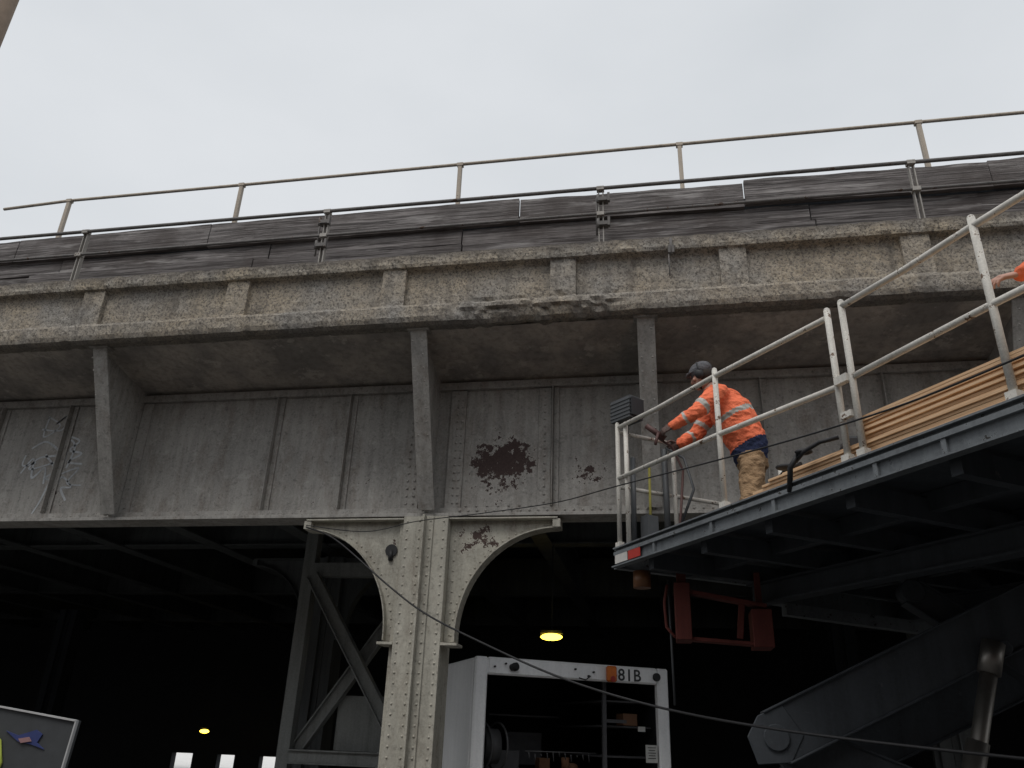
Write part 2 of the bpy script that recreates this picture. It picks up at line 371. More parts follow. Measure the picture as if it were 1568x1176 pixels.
# ------------------------------------------------------------ ground
m=MB(); m.bb(-600,600,-600,600,-.4,0); m.done('ground',ASPH)
m=MB(); m.bb(-80,80,8.3,10.2,-.1,.13); m.done('pavement',PAVE)
m=MB(); m.bb(-80,80,-12,-9,-.1,.13); m.done('pavement',PAVE)
m=MB(); m.bb(-80,80,30.5,120,-.1,.06); m.done('pavement',plain('pale_daylight_backdrop',(.72,.71,.69),.9))  # pale strip added so the wall openings look like glaring daylight
BRICK=plain('brown_brick',(.20,.13,.10),.9,scale=6); GLASS=plain('window_glass',(.05,.06,.07),.15,spec=.6)
for x0,x1,hh in ((-44,-22,9.5),(-21.6,-4,8),(-3.6,14,10.5),(14.4,40,8.5)):  # unseen row behind the camera, added to block low sky light
    b=empty('sky_blocking_building')
    m=MB(); m.bb(x0,x1,-24,-12,0,hh); m.bb(x0-.15,x1+.15,-12.3,-11.998,hh-.6,hh+.2); m.done('walls_and_cornice',BRICK,b)
    m=MB(); f=MB(); x=x0+1.6
    while x<x1-1.6:
        z=1.2
        while z<hh-2.2:
            m.bb(x-.55,x+.55,-12.0,-11.985,z,z+1.6); f.bb(x-.68,x+.68,-12,-11.9,z-.14,z-.01); f.bb(x-.68,x+.68,-12,-11.93,z+1.61,z+1.78); f.bb(x-.03,x+.03,-11.98,-11.95,z,z+1.6)
            z+=3
        x+=2.6
    m.done('windows',GLASS,b); f.done('window_trim',PAVE,b)

# ------------------------------------------------------------ viaduct
via=empty('elevated_railway_viaduct')
XL,XR=-26,15
PIL=[-17.4,-15.35,-13.3,-11.25,-9.2,-7.17,-5.12,-3.05,-.98,.95,2.88,4.9,6.95,9,11,13]
prof=[(9.15,6.97),(8.3,6.97),(7.80,6.975),(7.785,6.93),(7.79,6.84),(7.805,6.80),(7.885,6.775),(7.905,6.75),(7.905,6.33),(7.885,6.305),(7.83,6.285),(7.815,6.25),(7.82,6.12),(7.84,6.06),(7.90,6.03),(8.06,6.05)]
P2=[]
for i in range(len(prof)-1):
    a=V(prof[i]);b=V(prof[i+1]); n=max(1,int(round((b-a).length/.045))) if i>1 else 2
    for k in range(n): P2.append(a+(b-a)*k/n)
P2.append(V(prof[-1]))
def fascia():
    bm=bmesh.new(); cols=[]; x=XL
    xs=[]
    while x<XR:
        xs.append(x); x+= .035 if -11<x<5.5 else .12
    for p in PIL:
        xs+= [p-.152,p-.148,p+.148,p+.152]
    xs=sorted(xs)
    for x in xs:
        col=[]
        inp=any(abs(x-p)<.15 for p in PIL)
        sp=0
        if -2.5<x<-.25: sp=min(1,(x+2.5)/.25,(-.25-x)/.25)
        for q in P2:
            y,z=q
            if inp and 7.84<y<7.95 and 6.29<z<6.79: y=7.84
            k=V((x*3.1,y*3,z*3.1)); n1=noise.noise(k); n2=noise.noise(k*4.3); n3=noise.noise(k*13)
            if y<8.1:
                y+=n1*.006+n2*.008+n3*.007
                z+=(n2*.005+n3*.005)
                if z>6.9: z-=max(0,noise.noise(V((x*6,1,2))))*.035; y+=max(0,noise.noise(V((x*9,5,2))))*.03
                if z<6.2: 
                    e=max(0,noise.noise(V((x*5.2,9,1)))-.15); z+=e*.04
                    if sp>0:
                        g=.4+.5*noise.noise(V((x*3.7,z*6,4)))+.35*noise.noise(V((x*11,z*14,7)))
                        y+=sp*max(0,g)*.09; z+=sp*max(0,g-.3)*.09
                elif sp>0 and z<6.36 and y<7.95:
                    g=noise.noise(V((x*5,z*8,3)))+.5*noise.noise(V((x*15,z*15,3))); y+=sp*max(0,g+.05)*.05
            col.append(bm.verts.new((x,y,z)))
        cols.append(col)
    for i in range(len(cols)-1):
        for j in range(len(P2)-1):
            bm.faces.new((cols[i][j],cols[i+1][j],cols[i+1][j+1],cols[i][j+1]))
    me=bpy.data.meshes.new('concrete_fascia'); bmesh.ops.recalc_face_normals(bm,faces=bm.faces); bm.to_mesh(me); bm.free()
    o=bpy.data.objects.new('concrete_fascia',me); scene.collection.objects.link(o); me.materials.append(CONC); o.parent=via
fascia()
BR=[-15.6,-11.3,-7.0,-2.73,-.05,3.85,8.2]
m=MB()
def grid(bm,x0,x1,p,q,nx,ny,amp):
    rows=[]
    for i in range(nx+1):
        x=x0+(x1-x0)*i/nx
        rows.append([bm.verts.new((x,p[0]+(q[0]-p[0])*j/ny,p[1]+(q[1]-p[1])*j/ny+amp*(noise.noise(V((x*1.3,j*.4,2)))+.4*noise.noise(V((x*6,j*1.5,2)))))) for j in range(ny+1)])
    for i in range(nx):
        for j in range(ny): bm.faces.new((rows[i][j],rows[i+1][j],rows[i+1][j+1],rows[i][j+1]))
grid(m.bm,XL,XR,(8.04,6.055),(9.14,5.83),500,12,.014)
m.done('cantilever_soffit',SOFFIT,via,recalc=False)
m=MB(); m.bb(-60,40,9.13,30.3,5.84,6.95); m.bb(-60,XL,7.85,9.1,6.03,6.95)
m.done('deck_slab',DARKSTEEL,via)

m=MB()
m.bb(-60,40,9.10,9.13,4.05,5.80)
m.bb(-60,40,8.94,9.30,4.005,4.045)
m.bb(-60,40,9.03,9.10,4.048,4.13)
m.bb(-60,40,9.04,9.10,5.70,5.80)
stiff=[-9.2,-8.1,-4.95,-3.92,-1.24,1.27,2.65,5.2,6.4,-10.1,-13,-14.2,-12]
for x in stiff:
    m.bb(x-.006,x+.006,9.0,9.097,4.135,5.695)
    m.bb(x+.008,x+.075,9.078,9.0975,4.135,5.695)
m.done('plate_girder',STEEL,via,bevel=.003)
m=MB()
m.bb(-2.56,-2.36,9.062,9.0985,4.135,5.69); m.bb(-3.12,-2.90,9.066,9.0985,4.135,5.69)
m.bb(-1.42,-1.26,9.072,9.0985,4.135,5.69)
for x in BR:
    if x!=-2.73: m.bb(x+.015,x+.16,9.066,9.0985,4.135,5.69); m.bb(x-.16,x-.015,9.066,9.0985,4.135,5.69)
m.done('splice_plates',STEEL,via,bevel=.003)
m=MB()
for x0,y in ((-2.46,9.06),(-3.05,9.064),(-2.96,9.064),(-1.34,9.07),(-2.40,9.06)):
    m.rivets((x0,y,4.2),(x0,y,5.65),.095,(0,-1,0),.019)
for x in BR:
    if x!=-2.73: m.rivets((x+.09,9.064,4.2),(x+.09,9.064,5.65),.13,(0,-1,0),.015)
for x in stiff: m.rivets((x+.045,9.077,4.2),(x+.045,9.077,5.65),.14,(0,-1,0),.012)
m.rivets((-2.35,9.029,4.092),(3.8,9.029,4.092),.105,(0,-1,0),.018)
m.rivets((-10,9.029,4.092),(-3.2,9.029,4.092),.26,(0,-1,0),.010)
m.rivets((-2.3,9.09,4.165),(-1.5,9.09,4.165),.13,(0,-1,0),.015)
m.rivets((-10,9.039,5.75),(4,9.039,5.75),.15,(0,-1,0),.012)
m.done('girder_rivets',STEEL,via,recalc=False)

m=MB(); mr=MB()
for x in BR:
    top=V((x,7.99,6.03)); bot=V((x,8.90,4.07))
    m.beam(top,bot,.20,.022,(1,0,0))
    m.beam(top+V((-.055,.04,-.02)),bot+V((-.055,.04,0)),.012,.07,(1,0,0))
    m.poly([(x-.006,8.02,6.02),(x-.006,9.097,5.83),(x-.006,9.097,4.05),(x-.006,8.925,4.05)],(.012,0,0))
    m.poly([(x-.07,8.04,5.99),(x-.07,8.11,5.975),(x-.07,9.02,4.09),(x-.07,8.93,4.09)],(.05,0,0))
    m.box((x,8.02,6.035),(.27,.16,.03))
    nr=V((0,-1,-.46)).normalized()
    for sx in (-.06,.06): mr.rivets(top+V((sx,-.012,-.15)),bot+V((sx,-.012,.1)),.16,nr,.012)
    for k in range(11):
        p=top+(bot-top)*(.06+.085*k); mr.rivet(p+V((.0065,.08,0)),(1,0,0),.014)
    for k in range(12): mr.rivet((x+.0065,9.0,4.25+k*.13),(1,0,0),.014)
m.done('cantilever_brackets',STEEL,via,bevel=.003); mr.done('bracket_rivets',STEEL,via,recalc=False)

def column(cx,cy,base,top,mat,rv=True,knee=True,parent=via):
    m=MB(); r=MB()
    w=.55
    m.bb(cx-w/2,cx+w/2,cy,cy+.022,base,top)
    m.bb(cx-w/2,cx-w/2+.02,cy+.025,cy+.42,base,top); m.bb(cx+w/2-.02,cx+w/2,cy+.025,cy+.42,base,top)
    m.bb(cx-w/2,cx+w/2,cy+.423,cy+.445,base,top)
    m.bb(cx-.10,cx+.10,cy-.022,cy-.002,base,top)
    m.bb(cx-.012,cx+.012,cy-.11,cy-.025,base,top)
    m.bb(cx-w/2-.07,cx-w/2-.002,cy+.1,cy+.12,base,top)
    m.bb(cx-w/2-.05,cx+w/2+.05,cy-.13,cy+.5,base,base+.05)
    if rv:
        for dx,y in ((-.225,cy),(.225,cy),(-.065,cy-.022),(.065,cy-.022)):
            r.rivets((cx+dx,y,base+.1),(cx+dx,y,top-.06),.105,(0,-1,0),.0155)
    if knee:
        for s,R in ((-1,1.26),(1,1.30)):
            x0=cx+s*(w/2+.002); zt=top-.03; zb=top-1.42
            arc=[]; N=22; xe=x0+s*R
            for i in range(N+1):
                t=i/N*math.pi/2
                arc.append((xe-s*(R-.14)*math.sin(t), zt-.10-(1.22)*(1-math.cos(t))))
            pts=[(x0,cy+.14,zt),(xe,cy+.14,zt)]+[(X,cy+.14,Z) for X,Z in arc]+[(arc[-1][0],cy+.14,zb),(x0,cy+.14,zb)]
            m.poly(pts,(0,.014,0))
            for i in range(N):
                a=arc[i];b=arc[i+1]
                m.beam((a[0],cy+.147,a[1]),(b[0],cy+.147,b[1]),.20,.014,(0,1,0))
            m.beam((arc[-1][0],cy+.147,arc[-1][1]),(arc[-1][0],cy+.147,zb),.20,.014,(0,1,0))
            m.beam((xe,cy+.147,zt+.01),(x0,cy+.147,zt+.01),.24,.02,(0,1,0))
            m.bb(min(x0,arc[-1][0]+s*.05),max(x0,arc[-1][0]+s*.05),cy+.0,cy+.28,zb-.05,zb-.02)
            m.bb(min(xe-s*.06,xe+s*.03),max(xe-s*.06,xe+s*.03),cy+.04,cy+.26,zt-.1,zt-.002)
            if rv:
                for i in range(0,N+1,1):
                    a=arc[i]; j=min(i,N-1); tx=V((arc[j+1][0]-arc[j][0],0,arc[j+1][1]-arc[j][1])).normalized()
                    nn=V((-tx.z,0,tx.x)); 
                    if (V((x0,0,zt))-V((a[0],0,a[1]))).dot(nn)<0: nn=-nn
                    r.rivet((a[0]+nn.x*.06,cy+.139,a[1]+nn.z*.06),(0,-1,0),.014)
                for k in range(11): r.rivet((x0+s*.06,cy+.139,zb+.08+k*.12),(0,-1,0),.014)
                for k in range(8): r.rivet((x0+s*(.14+.13*k),cy+.139,zt-.05),(0,-1,0),.013)
    m.done('column',mat,parent,bevel=.003 if rv else 0)
    if rv: r.done('column_rivets',mat,parent,recalc=False)
    else: r.bm.free()
column(-2.73,8.92,0,4.0,STEEL2)
m=MB()   # bolts and drain hole plate on the left knee brace
m.tube([(-3.17,9.055,3.62),(-3.17,9.04,3.62)],.075,16); m.tube([(-3.17,9.045,3.50),(-3.17,9.05,3.62)],.03,8)
m.done('knee_brace_hole',BLACK,via)
for cx in (-13.5,7.8): column(cx,8.92,0,4.0,STEEL2)
for cy in (14,21):
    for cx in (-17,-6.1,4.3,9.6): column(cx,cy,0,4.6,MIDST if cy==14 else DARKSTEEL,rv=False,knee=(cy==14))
m=MB()
x0,xm,cy=-5.75,-3.9,12.6
m.ibeam((x0,cy,4.0),(xm,cy,1.3),.16,.2,.02,(0,1,0)); m.ibeam((xm,cy+.22,4.0),(x0,cy+.22,1.3),.16,.2,.02,(0,1,0))
m.ibeam((x0,cy,1.25),(xm,cy,1.25),.16,.2,.02,(0,1,0)); m.beam((xm+.1,cy+.1,0),(xm+.1,cy+.1,4.9),.2,.2,(0,1,0)); m.beam((x0-.1,cy+.1,0),(x0-.1,cy+.1,4.9),.2,.2,(0,1,0))
m.box((-4.7,12.9,1.75),(.9,.02,.8)); m.beam((x0,cy+.1,4.1),(xm,cy+.1,4.1),.2,.22,(0,1,0))
m.done('cross_bracing',BRACE,via)
m=MB()
for cy in (14.2,19.7,25.2): m.ibeam((-40,cy,5.3),(25,cy,5.3),.3,.9,.03)
x=-30
while x<20:
    m.ibeam((x,9.4,5.25),(x,27.8,5.25),.3,.85,.03); x+=2.15
m.tube([(-30,10.2,4.7),(20,10.2,4.7)],.06,8); m.tube([(-30,11.5,4.75),(20,11.5,4.75)],.04,8)
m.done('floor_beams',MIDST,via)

for row,(y,z0,z1,t,off) in enumerate(((8.30,7.68,8.05,.07,0),(8.345,7.43,7.665,.06,1.7),(8.31,7.12,7.415,.07,.9))):
    x=-20+off; m=MB()
    while x<11:
        L=random.uniform(2.6,4.4)
        dz=random.uniform(-.024,.024); dy=random.uniform(-.022,.022)
        n=int(L/.12); a=x+.008; b=x+L-.008
        pr=[]
        for i in range(n+1):
            xx=a+(b-a)*i/n; e=noise.noise(V((xx*2.3,z1*5,3)))*.020; e2=noise.noise(V((xx*7.3,z1*5,9)))*.008
            tilt=dz*(i/n-.5)*1.6
            pr.append([m.bm.verts.new((xx,y+dy-t/2+e2,z0+dz*.5+tilt)),m.bm.verts.new((xx,y+dy-t/2+e2+.01,z1+dz+e+e2+tilt)),m.bm.verts.new((xx,y+dy+t/2,z1+dz+e+tilt)),m.bm.verts.new((xx,y+dy+t/2,z0+dz*.5+tilt))])
        for i in range(n):
            for k in range(4): m.bm.faces.new((pr[i][k],pr[i][(k+1)%4],pr[i+1][(k+1)%4],pr[i+1][k]))
        m.bm.faces.new(pr[0]); m.bm.faces.new(pr[-1][::-1])
        x+=L
    m.done('guard_board_row',TIMBER,via)
m=MB(); m.bb(-60,40,8.44,8.9,6.97,7.9); m.done('timber_backing',DARKSTEEL,via)

gr=empty('guard_railing')
m=MB()
m.tube([(XL,7.94,7.85),(-4,7.94,7.855),(XR,7.94,7.85)],.024,8); m.tube([(XL,7.94,7.47),(XR,7.94,7.475)],.019,8)
m.done('rail_pipes',RAILM,gr)
m=MB()
x=-7.70-3.58*4
while x<14:
    m.beam((x-.022,7.98,6.96),(x-.022,7.98,7.90),.012,.06,(1,0,0)); m.beam((x+.03,7.98,6.96),(x+.03,7.98,7.90),.012,.06,(1,0,0))
    m.box((x,8.0,6.985),(.16,.14,.03))
    for z in (7.85,7.47): m.box((x,7.955,z),(.09,.075,.05))
    x+=3.58
m.done('rail_posts',POSTM,gr)
m=MB()
for x in (-4.12,-.49):
    for z in (7.68,7.32):
        m.box((x-.02,7.96,z),(.12,.10,.05)); m.box((x+.05,7.93,z+.02),(.03,.05,.12)); m.tube([(x-.08,7.93,z-.05),(x-.08,7.93,z+.07)],.018,8)
    m.tube([(x-.10,7.99,7.2),(x-.10,7.99,7.75)],.012,8)
m.box((.27,7.78,6.78),(.07,.05,.10)); m.tube([(.27,7.77,6.70),(.27,7.77,6.92)],.018,8); m.tube([(.24,7.76,6.42),(.24,7.78,6.72)],.008,6)
m.done('pipe_clamps',RAILM,gr)
gr2=empty('guard_railing')
m=MB(); pts=[(-10.3,8.9,9.20)]+[(x,8.9,9.245+.012*math.sin(x*2)) for x in (-9.1,-6.1,-2.64,.5,3.6,6.9,10,14)]
m.tube(pts,.024,8)
for x in (-9.1,-6.1,-2.64,.5,3.6,6.9,10,13.4):
    m.beam((x+.01,8.9,7.85),(x,8.9,9.23),.055,.055,(1,0,0)); m.box((x,8.9,9.24),(.09,.07,.05))
m.done('rail_and_posts',paint('tan_rail_paint',(.46,.40,.33),(.3,.25,.2),rt=.66,rough=.6),gr2)

GM=plain('white_spray_paint',(.50,.52,.54),.6,var=.5,scale=20)
def g(px,py): return (-8.97+(px-30)*.0097+(py-640)*.0034, 9.096, 5.56-(py-640)*.0095)
strokes=[[(80,640),(98,655),(70,672),(82,640)],[(68,660),(100,662),(112,640),(92,652),(118,634)],
 [(50,690),(75,680),(95,700),(62,705),(45,722),(88,712)],[(45,790),(60,770),(78,740),(100,715),(112,680),(120,690),(104,722)],
 [(30,728),(52,706),(48,735),(70,720),(66,745)],[(60,785),(82,760),(96,735),(110,750),(94,752),(100,770)],
 [(110,672),(128,680),(112,694),(130,700),(108,712),(130,716)],[(40,700),(34,716),(56,712)],[(72,700),(86,724),(70,736),(90,740)],[(96,730),(124,722),(104,744),(126,748)]]
m=MB()
for s in strokes:
    P=[V(g(*q)) for q in s]; out=[]
    for i in range(len(P)-1):
        p0=P[max(i-1,0)];p1=P[i];p2=P[i+1];p3=P[min(i+2,len(P)-1)]
        for k in range(8):
            t=k/8; out.append(.5*((2*p1)+(p2-p0)*t+(2*p0-5*p1+4*p2-p3)*t*t+(3*p1-p0-3*p2+p3)*t**3))
    out.append(P[-1]); prev=None
    for i,p in enumerate(out):
        d=(out[min(i+1,len(out)-1)]-out[max(i-1,0)]); d.y=0
        d=d.normalized() if d.length>1e-5 else V((1,0,0)); nn=V((-d.z,0,d.x))*(.013+.006*noise.noise(p*5))
        a=m.bm.verts.new(p+nn);b=m.bm.verts.new(p-nn)
        if prev: m.bm.faces.new((prev[0],prev[1],b,a))
        prev=(a,b)
m.done('graffiti',GM,via,recalc=False)

# ------------------------------------------------------------ far end under the bridge
m=MB(); ops=[(-18.35,-17.50),(-16.5,-15.8),(-14.8,-13.5)]
x=-60
for a,b in ops: m.bb(x,a,30,30.3,0,5.83); m.bb(a,b,30,30.3,.72,5.83); x=b
m.bb(x,40,30,30.3,0,5.83); m.bb(-60.3,-60,9,30.3,0,5.83); m.bb(40,40.3,9,30.3,0,5.83)  # the two end walls are unseen, added to keep side light out
m.done('retaining_wall',plain('shade_dark_masonry',(.05,.052,.056),.9))  # very dark wall colour, interior shade painted in
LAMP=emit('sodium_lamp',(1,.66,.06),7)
def lamp(p,sx):
    e=empty('ceiling_lamp'); m=MB(); m.ball(p,1,(sx,.09,.06)); m.done('lens',LAMP,e)
    m=MB(); m.box((p[0],p[1]+.06,p[2]+.085),(sx*2.0,.2,.05)); m.tube([(p[0],p[1]+.05,p[2]+.09),(p[0],p[1]+.05,4.95)],.012,6); m.done('housing',DARKSTEEL,e)
lamp((-1.90,14.1,3.24),.19); lamp((-14.9,26,1.5),.16)

# ------------------------------------------------------------ scissor lift
lift=empty('scissor_lift'); AL=6.6; BW=3.95
m=MB()
m.frame(D(AL/2,BW/2,3.12),E1,E2,ZZ,AL-.1,BW-.1,.05)
for b in (.7,1.5,2.3,3.1): m.frame(D(AL/2,b,3.03),E1,E2,ZZ,AL-.12,.08,.12)
for i in range(9): m.frame(D(.45+i*.72,BW/2,2.985),E1,E2,ZZ,.07,BW-.12,.14)
for b in (1.2,2.9): m.ibeam(D(.3,b,2.83),D(AL-.2,b,2.83),.14,.18,.015)
m.done('deck_underframe',LIFTP,lift)
m=MB()
m.frame(D(AL/2,0,3.075),E1,E2,ZZ,AL,.012,.15); m.frame(D(AL/2,.005,3.155),E1,E2,ZZ,AL,.09,.012); m.frame(D(AL/2,-.02,2.995),E1,E2,ZZ,AL,.07,.012)
m.frame(D(AL/2,-.018,3.11),E1,E2,ZZ,AL,.03,.03)
m.frame(D(0,BW/2,3.075),E1,E2,ZZ,.012,BW,.15); m.frame(D(-.02,BW/2,2.995),E1,E2,ZZ,.07,BW,.012); m.frame(D(-.005,BW/2,3.155),E1,E2,ZZ,.07,BW,.012)
m.frame(D(AL/2,BW,3.075),E1,E2,ZZ,AL,.012,.15)
for a in (.62,1.38,2.05,2.9,3.35,4.3,5.2): m.frame(D(a,-.016,3.05),E1,E2,ZZ,.03,.02,.10)
m.done('deck_edge_channels',LIFTE,lift)
m=MB(); R=.020
def post(a,b,z,zb=3.16,da=0): m.tube([D(a,b,zb),D(a+da,b,z)],.021,10); m.ball(D(a+da,b,z),.021,u=10,v=6)
post(0.02,.02,4.33); post(.14,.04,4.30,3.16,-.01); post(1.5,.02,4.27); post(2.68,.02,4.20,3.16,.0); post(2.80,.02,4.20); post(3.74,.02,4.23); post(5.0,.02,4.22)
m.tube([D(.05,.02,4.29),D(.7,.02,4.245),D(1.5,.02,4.22),D(2.66,.02,4.15)],R,10); m.tube([D(.03,.02,3.80),D(1.5,.02,3.74),D(2.68,.02,3.66)],R,10)
m.tube([D(2.80,.02,4.17),D(3.3,.02,4.165),D(3.74,.02,4.18),D(5,.02,4.2),D(6.5,.02,4.2)],R,10); m.tube([D(2.82,.02,3.68),D(3.74,.02,3.70),D(6.5,.02,3.7)],R,10)
m.box(D(2.74,0,3.68),(.10,.04,.05),-.98); m.box(D(2.74,0,3.45),(.08,.03,.04),-.98)
m.tube([D(.02,.02,4.25),D(.02,.58,4.24)],R,10); m.tube([D(.02,.02,3.72),D(.02,.58,3.72)],R,10)
for b in (.62,1.9,3.0,3.9): post(.03,b,4.22)
m.tube([D(.03,.62,3.72),D(.03,3.9,3.72)],R,10); m.tube([D(.03,1.9,4.2),D(.03,3.9,4.2)],R,10)
for a in (1.5,3,4.6,6.4): post(a,3.9,4.22)
m.tube([D(.03,3.9,4.2),D(6.4,3.9,4.2)],R,10); m.tube([D(.03,3.9,3.7),D(6.4,3.9,3.7)],R,10)
for a in (.02,1.5,2.68,2.80,3.74,5.0): m.box(D(a,.02,3.19),(.06,.055,.05),-.98)
m.done('railings',WHITER,lift)
m=MB()
m.tube([D(.06,.50,3.16),D(.06,.50,4.15)],.028,10); m.tube([D(.10,.12,3.16),D(.08,.14,4.0)],.024,10)
m.box(D(.15,.25,3.33),(.10,.12,.24),-.9); m.tube([D(.1,.5,4.15),D(.3,.55,4.0),D(.35,.6,3.7),D(.2,.5,3.3)],.013,8)
m.done('gate_posts_and_hose',GREY,lift)
m=MB(); m.tube([D(.04,.33,3.2),D(.04,.34,3.95)],.012,8); m.done('yellow_strap',plain('yellow_webbing',(.3,.27,.06),.7),lift)
m=MB(); m.frame(D(.12,-.029,3.06),E1,E2,ZZ,.20,.006,.08); m.done('white_reflector',plain('reflector_white',(.6,.58,.55),.3),lift)
m=MB(); m.frame(D(.33,-.029,3.06),E1,E2,ZZ,.19,.006,.08); m.done('red_reflector',plain('reflector_red',(.45,.05,.04),.3),lift)
def flood(c,ang,parent,s=.2):
    m=MB(); m.box(c,(s,s*.7,s*.85),ang); m.box((c[0],c[1],c[2]+s*.45),(s*.9,s*.5,.02),ang)
    for k in range(5): m.box((c[0],c[1],c[2]-s*.3+k*s*.15),(s*1.04,s*.76,.008),ang)
    ax=V((math.cos(ang),math.sin(ang),0))
    m.tube([V(c)-V((0,0,s*.4)),V(c)-V((0,0,s*.9))],.014,8); m.done('floodlight_housing',GREY,parent)
    m=MB(); m.frame(V(c)+ax*(s*.52+.012),ax,V((-ax.y,ax.x,0)),ZZ,.02,s*.6,s*.7); m.done('floodlight_glass',BLACK,parent)
flood(D(.06,.10,4.46),-.75,lift,.25)
flood(D(2.05,.75,3.56),-1.5,lift,.17)
m=MB(); m.tube([D(2.3,-.03,3.28),D(2.4,-.05,3.31),D(2.52,-.03,3.34),D(2.6,.05,3.36)],.014,8); m.tube([D(2.22,-.03,3.10),D(2.28,-.06,3.24),D(2.34,-.04,3.31)],.018,8); m.ball(D(2.38,-.03,3.32),.035,(1.6,1,.6)); m.tube([D(1.7,.3,3.33),D(1.9,.25,3.38),D(2.1,.2,3.36)],.015,8); m.ball(D(1.95,.2,3.38),.045,(1.4,1,.5))
m.done('tool_belt_and_strap',BLACK,lift)
def arm(p,q,w,h,mm): 
    mm.beam(p,q,w,h,(0,1,0)); d=(V(q)-V(p)).normalized(); n=V((0,1,0)).cross(d)
    if n.z<0: n=-n
    for s in (-1,1): mm.beam(V(p)+n*h/2*s,V(q)+n*h/2*s,w+.05,.018,(0,1,0))
    for e in (p,q): mm.tube([V(e)+V((0,-w*.7,0)),V(e)+V((0,w*.7,0))],.09,16)
m=MB()
arm((.76,6.45,1.68),(3.2,6.45,2.86),.16,.36,m); arm((.95,7.25,1.35),(3.6,7.25,2.62),.16,.32,m)
arm((.80,6.62,1.68),(3.3,6.62,.75),.12,.30,m); arm((.95,7.42,1.4),(3.3,7.42,.75),.12,.3,m)
arm((3.2,6.7,1.8),(1.9,6.7,2.75),.12,.2,m)
m.tube([(.86,6.4,1.7),(.86,7.5,1.6)],.05,12)
m.tube([(2.35,6.3,2.31),(2.35,6.6,2.31)],.05,14)
m.poly([(.62,6.36,1.50),(.56,6.36,1.68),(.64,6.36,1.82),(.82,6.36,1.9),(.95,6.36,1.7),(.85,6.36,1.52)],(0,.02,0))
m.done('scissor_arms',LIFTP,lift,bevel=.006)
m=MB(); m.tube([(2.23,6.28,2.22),(1.99,6.28,1.5),(1.75,6.28,.8)],.055,14); m.tube([(2.27,6.28,2.34),(2.2,6.28,2.13)],.075,14); m.tube([(2.05,6.28,1.7),(1.7,6.28,.7)],.072,14)
m.done('hydraulic_cylinder',CHROME,lift)
m=MB()
m.beam((1.0,7.5,2.86),(3.2,9.1,2.84),.14,.16); m.beam((1.05,7.4,2.72),(2.6,7.9,2.60),.10,.10)
m.done('support_rail',LIFTE,lift)
m=MB()
m.box((.17,7.05,2.63),(.13,.3,.46)); m.box((.80,7.05,2.50),(.16,.3,.30)); m.beam((.2,7.0,2.80),(.85,7.0,2.68),.12,.035); m.beam((.12,7.0,2.42),(.86,7.0,2.37),.12,.03)
m.beam((.66,7.0,2.74),(.62,7.0,2.42),.05,.04)
m.tube([(.05,6.95,2.85),(.02,6.95,2.7),(.03,6.95,2.5),(.1,6.95,2.42)],.014,8)
m.beam((.17,7.05,2.86),(.17,7.05,2.97),.08,.08); m.beam((.80,7.05,2.65),(.80,7.05,2.97),.05,.05)
m.done('red_hanging_frame',REDP,lift,bevel=.004)
m=MB(); m.tube([(-.16,6.95,2.96),(-.16,6.95,2.82)],.075,14); m.done('amber_lamp',plain('amber',(.2,.09,.04),.4),lift)
m=MB(); m.tube([(.06,7.0,2.9),(.07,7.0,1.9)],.010,8); m.done('control_rod',GREY,lift)
m=MB(); m.bb(.4,4.3,6.0,7.9,.45,.95)
for x in (.9,3.8):
    for y in (5.85,8.05):
        m.tube([(x,y-.16,.45),(x,y+.16,.45)],.45,24)
m.done('chassis_and_wheels',LIFTP,lift)

def plyM():
    t=NT('plywood'); n=t.noise(1,4,.6,vec=t.scaled((3,3,220))); b=t.noise(2,4,.6)
    c=t.mix(t.rng(n,.4,.6),(.54,.34,.19),(.76,.54,.34)); c=t.mix(t.rng(b,.4,.7,0,.35),c,(.48,.28,.14))
    t.color(c); t.rough(.8); return t.m
PLY=plyM(); ply=empty('plywood_stack'); m=MB()
z=3.162
for i in range(15):
    a0=1.46+.10*i+random.uniform(-.03,.03) if i<7 else 2.74+random.uniform(-.04,.05)
    b0=.055+random.uniform(-.012,.018)
    if i>=7: b0+=.012
    rot=random.uniform(-.004,.004)
    ax=(E1+E2*rot).normalized(); ay=(E2-E1*rot).normalized()
    m.frame(D((a0+6.2)/2,b0+.61,z+.009),ax,ay,ZZ,6.2-a0,1.22,.0155); z+=.0185
m.done('sheets',PLY,ply)

# ------------------------------------------------------------ box truck
tr=empty('box_truck'); T0=V((-2.24,9.8,0)); TA=V((.867,.498,0)); TB=V((-.498,.867,0)); TW=2.62
def T(a,b,z): return T0+TA*a+TB*b+ZZ*z
WH=paint('truck_white',(.84,.85,.86),(.72,.73,.74),rust=(.3,.27,.24),rt=.78,rough=.4,streak=.2,spec=.5)
m=MB()
m.frame(T(.08,.03,1.6),TA,TB,ZZ,.16,.1,1.82); m.frame(T(TW-.08,.03,1.6),TA,TB,ZZ,.16,.1,1.82); m.frame(T(TW/2,.03,2.41),TA,TB,ZZ,TW-.32,.1,.20)
m.frame(T(.02,2.1,1.6),TA,TB,ZZ,.04,4.04,1.80); m.frame(T(TW-.02,2.1,1.6),TA,TB,ZZ,.04,4.04,1.80)
m.frame(T(TW/2,2.1,2.49),TA,TB,ZZ,TW-.1,4.0,.04); m.frame(T(TW/2,4.1,1.6),TA,TB,ZZ,TW-.1,.04,1.75)
m.frame(T(TW/2,5.2,1.25),TA,TB,ZZ,2.2,1.8,1.3); m.frame(T(TW/2,6.5,1.0),TA,TB,ZZ,2.1,1.0,.8)
m.done('body_shell',WH,tr,bevel=.02)
INT=plain('interior_grey',(.07,.07,.075),.7)
m=MB(); m.frame(T(TW/2,3.0,.62),TA,TB,ZZ,1.2,6.5,.2); m.frame(T(TW/2,2.1,.74),TA,TB,ZZ,TW-.12,4,.04)
